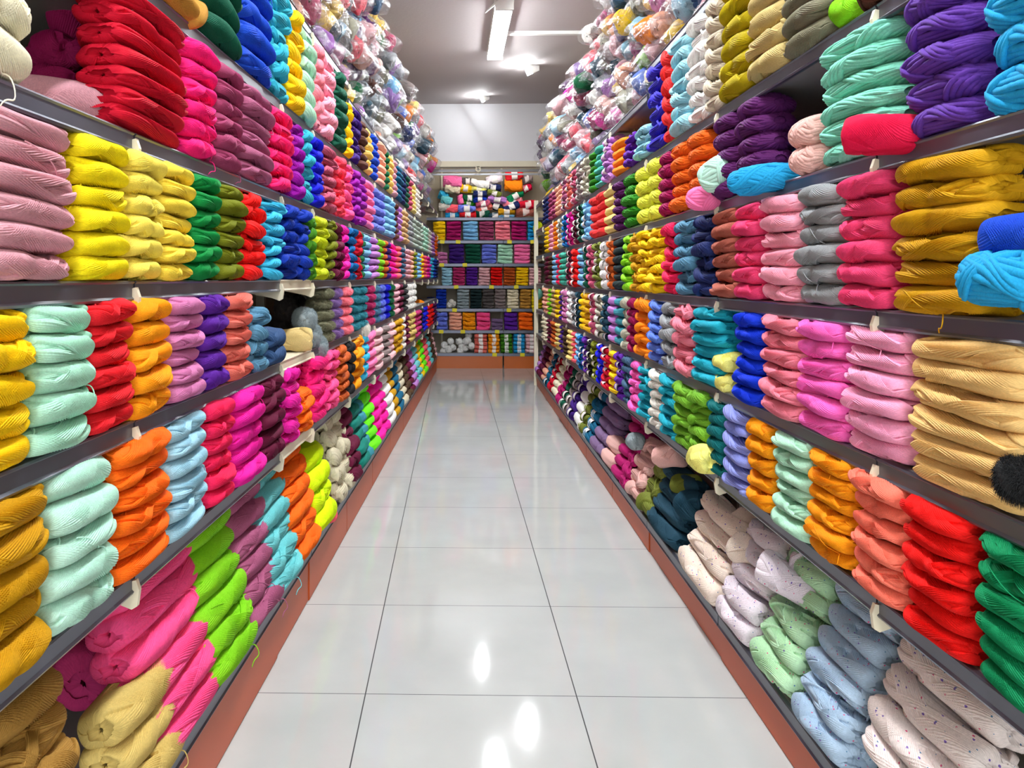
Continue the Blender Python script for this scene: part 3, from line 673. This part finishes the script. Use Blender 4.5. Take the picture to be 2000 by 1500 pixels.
loose('c', 'R', 1550, 312, 0.16, 'chunky_blue', (0.12, 0.2, 0.075), (0.2, 0, 0.4), 'bright blue chunky skein behind the rosewood skeins')
loose('p', 'R', 1520, 275, 0.3, 'mauve', (0.12, 0.2, 0.09), (0.2, 0, 0.6), 'mauve skein deep in the shelf behind the plum stack')
loose('p', 'R', 2030, 466, 0.03, 'bright_blue', (0.11, 0.17, 0.07), (0.0, 0, 0.2), 'bright blue skein beside the mustard stack, above the chunky blue')
loose('c', 'R', 1962, 548, -0.01, 'chunky_blue', (0.11, 0.16, 0.075), (0.0, 0, 0.15), 'bright blue chunky skein in front of the mustard stack')
loose('f', 'R', 2012, 936, 0.0, 'black', (0.10, 0.11, 0.07), (0, 0, 0.3), 'black fluffy ball in front of the caramel stack')
loose('p', 'R', 1427, 706, 0.03, 'pale_lemon', (0.10, 0.13, 0.06), (0, 0, 0), 'pale lemon skein, upper of two between cyan and blue stacks')
loose('p', 'R', 1424, 744, 0.03, 'pale_lemon', (0.10, 0.14, 0.06), (0, 0, 0), 'pale lemon skein, lower of two between cyan and blue stacks')
loose('ball', 'R', 1373, 893, -0.03, 'pale_lemon', (0.09, 0.13, 0.075), (0, 0, 0), 'pale lemon ball resting against the apple green stack')
for j, (u, v, d, sz) in enumerate(((1348, 985, .06, .095), (1395, 990, .22, .09), (1395, 1035, .16, .09), (1375, 1085, .08, .07), (1440, 1030, .25, .1))):
    loose('ball', 'R', u, v, d, 'midnight', (sz, 0.13, sz), (0.3 * j, 0.2 * j, 0.5), ['large dark teal ball topping the front dark teal pile', 'dark teal ball at the back under the shelf bracket', 'dark teal ball in the middle of the dark pile', 'dark teal ball by the speckled cream stack', 'dark teal ball deep in shadow behind the speckled cream skeins'][j])
loose('p', 'R', 1338, 945, 0.08, 'moss', (0.10, 0.13, 0.075), (0.2, 0.3, 0.4), 'moss green skein lying behind the moss stack near pale pink ones')
loose('p', 'R', 1308, 888, 0.05, 'rosewood', (0.11, 0.15, 0.085), (0.3, -0.3, 0.5), 'rosewood skein crowning its pile beside the plum pink stack')
for j, (u, v, d, c) in enumerate(((1478, 1035, .16, 'speckled_cream'), (1540, 1075, .20, 'speckled_cream'), (1480, 1085, .10, 'speckled_cream'), (1545, 1130, .07, 'speckled_lavender'), (1610, 1120, .15, 'speckled_lavender'))):
    loose('s', 'R', u, v, d, c, (0.11, 0.2, 0.085), (0.12 - 0.35, -0.2, 0.5 + 0.1 * j), ['speckled cream skein, rearmost under the marigold stack', 'speckled cream skein under the mint stack', 'speckled cream skein crossing the top of its stack', 'speckled lavender skein lying across the top of its stack', 'speckled lavender skein behind the mint speckled stack'][j])
loose('ball', 'R', 1240, 860, 0.02, 'silver', (0.08, 0.09, 0.07), (0, 0, 0), 'silver grey ball between the heather and plum pink stacks')

# ------------------------------------------------------------------ bagged yarn piles
BAGC = ['midnight', 'light_blue', 'rose', 'peach', 'navy', 'pale_pink', 'mauve', 'lilac', 'bone', 'slate', 'gold', 'dusty_pink', 'taupe', 'oyster', 'heather', 'lavender', 'cornflower', 'chocolate', 'orchid', 'grey', 'blush', 'denim', 'pale_pink', 'bone', 'plum', 'silver', 'pale_blue', 'smoke', 'rosewood', 'stone', 'midnight', 'grey', 'yellow', 'lime', 'tangerine', 'scarlet', 'magenta', 'forest', 'coral']
SPECIAL = {'R': {(1300, 92): 'yellow', (1250, 40): 'orange'}, }
def anchor(side, Y):
    best = None
    for (sd, k), (dn, txt) in ROWS.items():
        if sd != side or k != 5: continue
        for item in txt.split(';'):
            w = item.split(); yy = (y_of_u(side, float(w[1])) + y_of_u(side, float(w[2]))) / 2
            if best is None or abs(yy - Y) < best[0]: best = (abs(yy - Y), w[0])
    return best[1]
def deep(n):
    # palette colours darkened here to offset the lamps overexposing the bag piles
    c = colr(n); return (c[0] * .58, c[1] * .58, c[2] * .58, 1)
nbag = 0
def bag(side, Y, z, d, sc, cols):
    global nbag
    i = nbag % len(BAGS); nbag += 1
    sway = R.uniform(-0.35, 0.35); droop = R.uniform(0.35, 1.0)
    # local +y (the mouth) points into the shelf, the body hangs towards the aisle
    out = Vector((1 if side == 'L' else -1, sway - 0.08, -droop)).normalized()
    rot = out.to_track_quat('-Y', 'Z').to_euler()
    o = ob('bagged_yarn', BAGS[i], None, place(side, Y, d, z), rot)
    o.scale = (sc, sc * R.uniform(1.15, 1.4), sc)
    if len(cols) == 2:
        for yy, c in ((-0.085, cols[0]), (0.0, cols[1])):
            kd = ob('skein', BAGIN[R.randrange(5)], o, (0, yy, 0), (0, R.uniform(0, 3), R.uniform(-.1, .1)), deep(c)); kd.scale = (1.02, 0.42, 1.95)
    else:
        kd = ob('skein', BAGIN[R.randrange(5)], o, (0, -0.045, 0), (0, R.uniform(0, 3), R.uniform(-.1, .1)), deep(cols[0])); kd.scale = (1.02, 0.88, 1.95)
    what = ' and '.join(dict.fromkeys(say(c) for c in cols))
    zone = 'low' if z < 2.25 else ('halfway' if z < 2.5 else 'high')
    lab = f"{what} bagged yarn, {zone} on {SIDEN[side]} pile above {say(anchor(side, Y))} stack"
    tag(o, lab, 'bagged yarn', f"{what} bags {zone} above the {say(anchor(side, Y))} stack on the {SIDEN[side]} wall")
for side in 'LR':
    Yb, Ye = (2.3, 9.3) if side == 'L' else (2.55, 8.6)
    Y = Yb; rowi = 0
    while Y < Ye:
        far = Y > 5.4
        dz = 0.128 if not far else 0.165
        z = shelf_z(side, 6, Y) + 0.06 + (rowi % 2) * dz * 0.4
        top = 2.9 if side == 'L' else 2.82
        if side == 'L' and Y < 3.0: top = 2.75
        while z < top:
            cols = [R.choice(BAGC)]
            if not far or R.random() < 0.3: cols.append(R.choice(BAGC))
            bag(side, Y + R.uniform(-.03, .03), z + R.uniform(-.015, .015), 0.255 - 0.10 * (z - 2.05) / 0.7 + R.uniform(-0.03, 0.03), (1.05 if not far else 1.2) * R.uniform(0.88, 1.12), cols)
            z += dz
        Y += 0.185 if not far else 0.27; rowi += 1
# the pile's heart: a few bags lie deeper so that no gap shows the wall
# ------------------------------------------------------------------ back wall display
BY = 10.2
BZ = [0.198, 0.50, 0.785, 1.089, 1.379, 1.683, 1.987]
BN = ['bottom', 'second', 'third', 'fourth', 'fifth', 'sixth', 'top']
def bx(u): return (u - CX) / F * BY
bl, bmid, br_ = -0.36, bx(983), 1.42
for k, z in enumerate(BZ):
    for (a, b_, nm) in ((bl, bmid, 'left'), (bmid, br_, 'right')):
        r = ob('display_shelf', None, None, ((a + b_) / 2, BY, z)); hw = (b_ - a) / 2
        tag(r, f"grey metal shelf of the back wall display, {BN[k]} level, {nm} half", 'shelf', 'shelves of the back wall display')
        ob('board', MB().box(-hw + .003, hw - .003, 0.004, 0.4, -0.016, 0).mesh('display_board', M_BOARD), r)
        ob('front_lip', MB().box(-hw + .003, hw - .003, -0.006, 0.004, -0.036, 0.0).box(-hw + .003, hw - .003, -0.009, -0.006, -0.008, -0.002).mesh('display_lip', M_LIP), r)
for (a, b_, nm) in ((bl, bmid, 'left'), (bmid, br_, 'right')):
    o = ob('kick_board', MB().box(a + 0.01, b_ - 0.01, BY + 0.0, BY + 0.012, 0, 0.160).mesh('display_kick', M_KICKB))
    tag(o, f"orange kick board under the back wall display, {nm} half", 'kick board')
for x, nm in ((bmid, 'middle'), (bl + .2, 'left')):
    o = ob('display_upright', MB().box(x - .012, x + .012, BY + .38, BY + .41, 0, 2.7).mesh('display_post', M_CREAM)); tag(o, f"cream upright at the {nm} of the back wall display", 'upright')
BROWS = {
5: "yellow 845 871 5; plum_pink 871 902 5; light_blue 903 935 5; mauve 935 966 5; blush 966 998 5; plum_pink 998 1030 5; chunky_blue 1030 1053 5",
4: "orchid 852 875 3; indigo 876 908 5; dark_green 908 940 5; periwinkle 940 971 5; pale_mint_green 971 1003 5; pink 1003 1037 5; umber 1037 1060 5",
3: "pale_blue 862 884 6; raspberry 884 910 6; purple 910 934 6; pale_pink 934 958 6; red 958 982 6; rust 983 1007 6; yellow 1007 1033 6; pale_pink 1033 1058 6",
2: "navy 833 850 3; cobalt 851 873 6; silver 892 918 6; bottle_green 918 942 6; smoke 942 966 6; taupe 966 989 6; cream 990 1014 6; ochre 1015 1038 6; lemon 1038 1060 6",
1: "periwinkle 851 875 4; peach 876 903 5; amber 903 930 4; candy_pink 930 959 4; heather 959 983 3; purple 984 1012 4; orange 1012 1042 4",
0: "salmon 926 953 5 b; amber 953 977 5 b; leaf_green 977 1002 5 b; chunky_blue 1002 1026 5 b; pale_pink 1026 1050 5 b"}
wide_band = BAND
for k, txt in BROWS.items():
    cols = [i.split() for i in txt.split(';')]
    for ci, w in enumerate(cols):
        c, u0, u1, n = w[0], float(w[1]), float(w[2]), int(w[3])
        x0, x1 = bx(u0), bx(u1); full = (BZ[k + 1] - BZ[k] - 0.05) if n > 3 else 0.05 * n
        H = full / n
        nb = cols[ci - 1][0] if ci else (cols[1][0])
        for i in range(n):
            o = ob('wide_yarn_skein', SKM[R.randrange(5)], None, ((x0 + x1) / 2 + R.uniform(-.004, .004), BY + 0.06 + R.uniform(-.008, .008), BZ[k] + H * (i + .5)), (R.uniform(-.02, .02), 0, PI / 2 * (1 if R.random() < .5 else -1) + R.uniform(-.04, .04)), colr(c))
            o.scale = (0.13 / ND, (x1 - x0) * 0.99 / NL, H * 1.02 / NH)
            tag(o, f"{say(c)} wide skein, {pos_word(i, n)} in stack by {say(nb)}, {BN[k]} back wall shelf", 'yarn', f"{say(c)} skeins by {say(nb)} on the {BN[k]} back wall shelf")
            if len(w) > 4:
                bd = ob('paper_band', BAND, o); bd['label'] = 'white paper band'
for j, (u, v) in enumerate(((868, 676), (866, 688), (880, 668), (884, 680), (877, 684), (897, 668), (902, 677), (900, 686), (910, 668), (916, 656), (914, 666), (921, 677), (908, 682))):
    d = R.uniform(0.08, 0.16)
    o = ob('yarn_ball', BALL[j % 3], None, (bx(u), BY + d, CAMZ - (v - CY) * BY / F), (j, j * .7, j * .3), colr('white'))
    o.scale = (0.9, 0.72, 0.95)
    tag(o, 'white yarn ball heaped on the bottom back wall shelf beside the salmon stack', 'yarn', 'white yarn balls on the bottom back wall shelf')
for j, (u, v) in enumerate(((878, 596), (886, 594), (882, 590))):
    o = ob('yarn_ball', BALL[j % 3], None, (bx(u), BY + .1, CAMZ - (v - CY) * BY / F), (j, j * .7, j * .3), colr('bone')); o.scale = (.7, .55, .75)
    tag(o, 'small off-white yarn ball between cobalt and silver stacks on back wall', 'yarn', 'small white balls on the third back wall shelf')
PACKS = [(884, 353, 36, 'pink', 0.0, 1.3), (884, 366, 30, 'cream', .1, 1.1), (910, 366, 27, 'yellow', .15, .9), (914, 352, 24, 'smoke', 0, .9), (938, 358, 36, 'white', .12, 1.0), (936, 369, 28, 'pale_lemon', .05, .8), (966, 347, 32, 'speckled_lavender', -.3, 1.2), (964, 364, 32, 'navy', .1, .9), (1005, 342, 34, 'scarlet', -.1, 1.1), (1004, 360, 34, 'tangerine', -.05, 1.5), (1030, 348, 24, 'taupe', -.2, 1.0), (1028, 366, 26, 'ruby', -.4, .9), (938, 378, 26, 'navy', 0, .8), (938, 388, 26, 'cobalt', 0, .8), (918, 386, 26, 'forest', 0, .9), (916, 396, 26, 'grass_green', 0, .9), (966, 377, 28, 'moss', .3, .8), (972, 388, 36, 'lilac', .25, .9), (1008, 382, 34, 'emerald', -.5, .9), (1002, 393, 40, 'blush', -.45, 1.1), (1032, 400, 34, 'crimson', -.15, 1.1), (944, 397, 28, 'rose', -.2, .9), (946, 406, 34, 'salmon', -.35, .9), (970, 400, 34, 'bottle_green', .4, .9), (1000, 404, 32, 'navy', -.45, .9), (1028, 412, 38, 'brick', -.1, 1.2), (884, 406, 28, 'coral', 0, 1.0), (884, 419, 28, 'chunky_blue', 0, .9), (912, 407, 34, 'periwinkle', 0, .9), (914, 418, 32, 'scarlet', 0, .9), (942, 416, 30, 'dark_green', -.1, 1.0), (968, 420, 34, 'midnight', 0, .8), (990, 413, 32, 'mustard', 0, .8), (990, 421, 30, 'light_blue', 0, .6), (900, 388, 18, 'pink', 1.2, .8), (866, 380, 20, 'sky_blue', .4, 1.0), (872, 390, 22, 'aqua', .3, 1.0), (868, 402, 22, 'bone', 0, .9)]
for j, (u, v, w, c, a, th) in enumerate(PACKS):
    o = ob('packed_yarn', SKM[j % 5], None, (bx(u), BY + 0.08 + 0.03 * (j % 4), CAMZ - (v - CY) * BY / F), (0, -a, PI / 2), colr(c))
    o.rotation_euler = (Euler((0, 0, PI / 2)).to_matrix().to_4x4() @ Matrix.Rotation(a, 4, 'X')).to_euler()
    o.scale = (1.3, 1.12 * w * BY / F / NL, th * 1.95)
    near = PACKS[j - 1][3]
    tag(o, f"{say(c)} yarn pack heaped on top of the back wall display, next to {say(near)}", 'yarn', f"{say(c)} packs by {say(near)} on the back wall")
    if c not in ('pink', 'cream', 'tangerine', 'white', 'aqua', 'sky_blue', 'bone', 'coral'):
        bd = ob('paper_band', BAND, o); bd['label'] = 'white paper band'
tagn = {}
for j, (u, k) in enumerate(((864, 5), (895, 5), (995, 5), (1040, 5), (863, 4), (908, 4), (891, 3), (960, 3), (1008, 3), (888, 2), (994, 2), (1044, 2), (862, 1), (904, 1), (971, 1), (966, 0), (1020, 0))):
    o = ob('price_tag', MB().box(-.03, .03, -.002, .002, -.028, .018).mesh('tag_face', M_TAG), None, (bx(u), BY - 0.0105, BZ[k] - 0.012), (0, R.uniform(-.1, .1), 0))
    tagn[k] = tagn.get(k, 0) + 1
    tag(o, f"blank yellow price tag, {['first', 'second', 'third', 'fourth'][tagn[k] - 1]} from left on the {BN[k]} back wall shelf edge", 'price tag', f"yellow price tags on the {BN[k]} back wall shelf")
o = ob('chunky_yarn_skein', SKC[0], None, (bx(1049), BY - 0.05, 0.98), (0, PI / 2, 0.3), colr('seafoam')); o.scale = (1.2, 0.7, 1.4)
tag(o, 'seafoam chunky skein hanging before the lemon stack at the back wall', 'yarn')
o = ob('yarn_ball', BALL[1], None, (bx(1050), BY - 0.04, 1.83), (0, 0, 0.3), colr('chartreuse')); o.scale = (1.2, 1, 2.0)
tag(o, 'chartreuse yarn ball hanging before the blue stack at the back wall', 'yarn')

# ------------------------------------------------------------------ the room
CEIL = 3.30
fl = struct(ob('floor', MB().box(-2.6, 3.2, -3.2, 11.2, -0.06, 0.0).mesh('floor_tiles', M_TILE)))
ce = struct(ob('ceiling', MB().box(-2.6, 3.2, -3.2, 11.2, CEIL, CEIL + 0.08).mesh('ceiling_slab', M_CEIL)))
def side_wall(side, d0=0.62, d1=0.70, Ya=-3.2, Yb=11.2, zt=CEIL):
    mb = MB(); b = 0
    pts = []
    for Y in (Ya, Yb):
        x0 = place(side, Y, d0, 0)[0]; x1 = place(side, Y, d1, 0)[0]
        for x in (x0, x1):
            for z in (0, zt): mb.v.append((x, Y, z))
    mb.f = [[0, 1, 5, 4], [2, 6, 7, 3], [0, 4, 6, 2], [1, 3, 7, 5], [0, 2, 3, 1], [4, 5, 7, 6]]
    return mb
struct(ob('wall_left', side_wall('L').mesh('wall_left_face', M_WALLB)))
struct(ob('wall_right', side_wall('R').mesh('wall_right_face', M_WALLB)))
struct(ob('wall_panel_left', side_wall('L', DEPTH, DEPTH + 0.012, 0.42, 9.9, 2.0).mesh('panel_left_face', M_WALLB)))
struct(ob('wall_panel_right', side_wall('R', DEPTH, DEPTH + 0.012, 0.55, 8.6, 1.97).mesh('panel_right_face', M_WALLB)))
struct(ob('wall_back', MB().box(-2.6, 3.2, 10.62, 10.7, 0, CEIL).mesh('wall_back_face', M_WALLB)))
SY = 9.38
struct(ob('wall_soffit', MB().box(-1.2, 1.9, SY, SY + 0.1, CAMZ + SY * 226 / F + 0.01, CEIL).mesh('soffit_face', M_WALLW)))
struct(ob('trim_1', MB().box(-1.2, 1.9, SY - 0.012, SY + 0.14, CAMZ + SY * 217 / F, CAMZ + SY * 226 / F + 0.012).mesh('beam_face', M_CREAM)))
o = ob('shutter_rail', MB().box(-1.0, 1.8, SY + 0.16, SY + 0.2, 2.50, 2.53).box(-1.0, 1.8, SY + 0.17, SY + 0.2, 2.46, 2.48).mesh('rail_face', M_STEEL))
tag(o, 'steel shutter rail under the white soffit at the far end', 'rail')
# pierced cream lug under the beam
def lug():
    mb = MB(); n = 20; ro, ri, th = 0.034, 0.016, 0.012
    for y in (-th / 2, th / 2):
        for r_ in (ro, ri):
            for i in range(n):
                a = 2 * PI * i / n; mb.v.append((r_ * math.cos(a), y, r_ * math.sin(a)))
    for i in range(n):
        j = (i + 1) % n
        mb.f += [[i, j, n + j, n + i], [2 * n + i, 3 * n + i, 3 * n + j, 2 * n + j], [i, 2 * n + i, 2 * n + j, j], [n + i, n + j, 3 * n + j, 3 * n + i]]
    mb.box(-0.034, 0.034, -th / 2, th / 2, 0.02, 0.085)
    return mb
o = ob('beam_bracket', lug().mesh('lug_face', M_CREAM), None, ((934 - CX) / F * SY, SY - 0.02, CAMZ + (543 - 331) * SY / F), (0, 0, 0))
tag(o, 'cream bracket with a round hole hanging below the far beam', 'bracket')

# ------------------------------------------------------------------ lamps
def lamp(x, y0, y1, label, grp=None):
    ln = y1 - y0
    r = ob('ceiling_lamp', None, None, (x, (y0 + y1) / 2, CEIL)); tag(r, label, 'lamp', grp)
    ob('housing', MB().prism([(-0.075, 0), (0.075, 0), (0.07, -0.045), (-0.07, -0.045)], -ln / 2, ln / 2).mesh('lamp_housing', M_PLWHITE), r)
    pr = [(0.055 * math.cos(PI + PI * i / 10), -0.046 + 0.03 * math.sin(PI + PI * i / 10)) for i in range(11)]
    d = ob('diffuser', MB().prism(pr, -ln / 2 + 0.01, ln / 2 - 0.01).mesh('lamp_diffuser', M_TUBE), r)
    for s in (-1, 1):
        ob('end_cap', MB().box(-0.07, 0.07, s * ln / 2 - 0.012, s * ln / 2 + 0.012, -0.085, 0.0).mesh('lamp_cap', M_PLWHITE), r)
lamp(0.385, 5.86, 7.2, 'long white fluorescent ceiling lamp over the aisle, in view', None)
for j, (x, y) in enumerate(((0.3, 4.95), (0.25, 3.3), (0.2, 1.3), (0.1, -1.2))):
    lamp(x, y - 0.67, y + 0.67, 'fluorescent ceiling lamp further forward along the aisle ceiling', 'ceiling lamps nearer the shop front')
r = ob('display_lamp', None, None, (0.5, 9.56, 2.85)); tag(r, 'fluorescent lamp hidden above the back wall display behind the soffit', 'lamp')
ob('housing', MB().box(-0.6, 0.6, -0.085, 0.06, 0.0, 0.03).mesh('display_lamp_body', M_PLWHITE), r)
ob('tube', MB().tube([(-0.58, 0, -0.02), (0.58, 0, -0.02)], 0.018, 10).mesh('display_lamp_tube', M_DISP), r)
wire = MB().tube([(0.34 - 0.10 * math.sin(t * PI), 5.84 + 0.05 * t, CEIL - 0.01 - 0.09 * math.sin(t * PI)) for t in [i / 14 for i in range(15)]], 0.004, 6)
o = ob('lamp_wire', wire.mesh('wire_loop', M_PLWHITE, True)); tag(o, 'thin white wire loop at the near end of ceiling lamp', 'wire')
o = ob('ceiling_conduit', MB().box(0.46, 1.40, 6.62, 6.66, CEIL - 0.028, CEIL).mesh('conduit_face', M_PLWHITE)); tag(o, 'white conduit running across the ceiling from lamp to right pile', 'conduit')
for (u, v, s, lb) in ((1039, 137, 1.0, 'wedge shaped emergency light on the ceiling near the right pile'), (947, 195, .75, 'small wedge shaped ceiling light before the white soffit')):
    Y = F * (CEIL - 0.04 - CAMZ) / (CY - v); x = (u - CX) / F * Y
    r = ob('emergency_light', None, None, (x, Y, CEIL), (0, 0, 0.5)); r.scale = (s, s, s); tag(r, lb, 'lamp')
    ob('housing', MB().prism([(-0.06, 0), (0.06, 0), (0.06, -0.05), (-0.02, -0.09)], -0.04, 0.04).mesh('wedge_body', M_PLWHITE), r)
    ob('lens', MB().prism([(-0.066, -0.030), (-0.060, -0.028), (-0.024, -0.088), (-0.03, -0.095)], -0.036, 0.036).mesh('wedge_lens', M_SPOT), r)

# ------------------------------------------------------------------ world, camera, view
w = bpy.data.worlds.new('shop_fill'); scene.world = w; w.use_nodes = True
bg = w.node_tree.nodes['Background']; bg.inputs[0].default_value = (0.88, 0.95, 1.0, 1); bg.inputs[1].default_value = 2.3  # even fill light added through the open end behind the camera
cd = bpy.data.cameras.new('photo_camera'); cam = bpy.data.objects.new('photo_camera', cd); COL.objects.link(cam)
cam.location = (0, 0, CAMZ); cam.rotation_euler = (PI / 2, 0, YAW)
cd.sensor_width = 36; cd.lens = F * 36 / 2000; cd.shift_x = (1000 - 855) / 2000; cd.shift_y = (CY - 750) / 2000; cd.clip_start = 0.02; cd.clip_end = 60
scene.camera = cam
scene.view_settings.view_transform = 'Standard'; scene.view_settings.look = 'None'; scene.view_settings.gamma = 1.0
scene.view_settings.use_curve_mapping = False; scene.view_settings.exposure = 1.35
cy = scene.cycles
cy.use_denoising = True; cy.max_bounces = 8; cy.diffuse_bounces = 4; cy.glossy_bounces = 4; cy.transparent_max_bounces = 16; cy.transmission_bounces = 4
cy.sample_clamp_indirect = 8.0
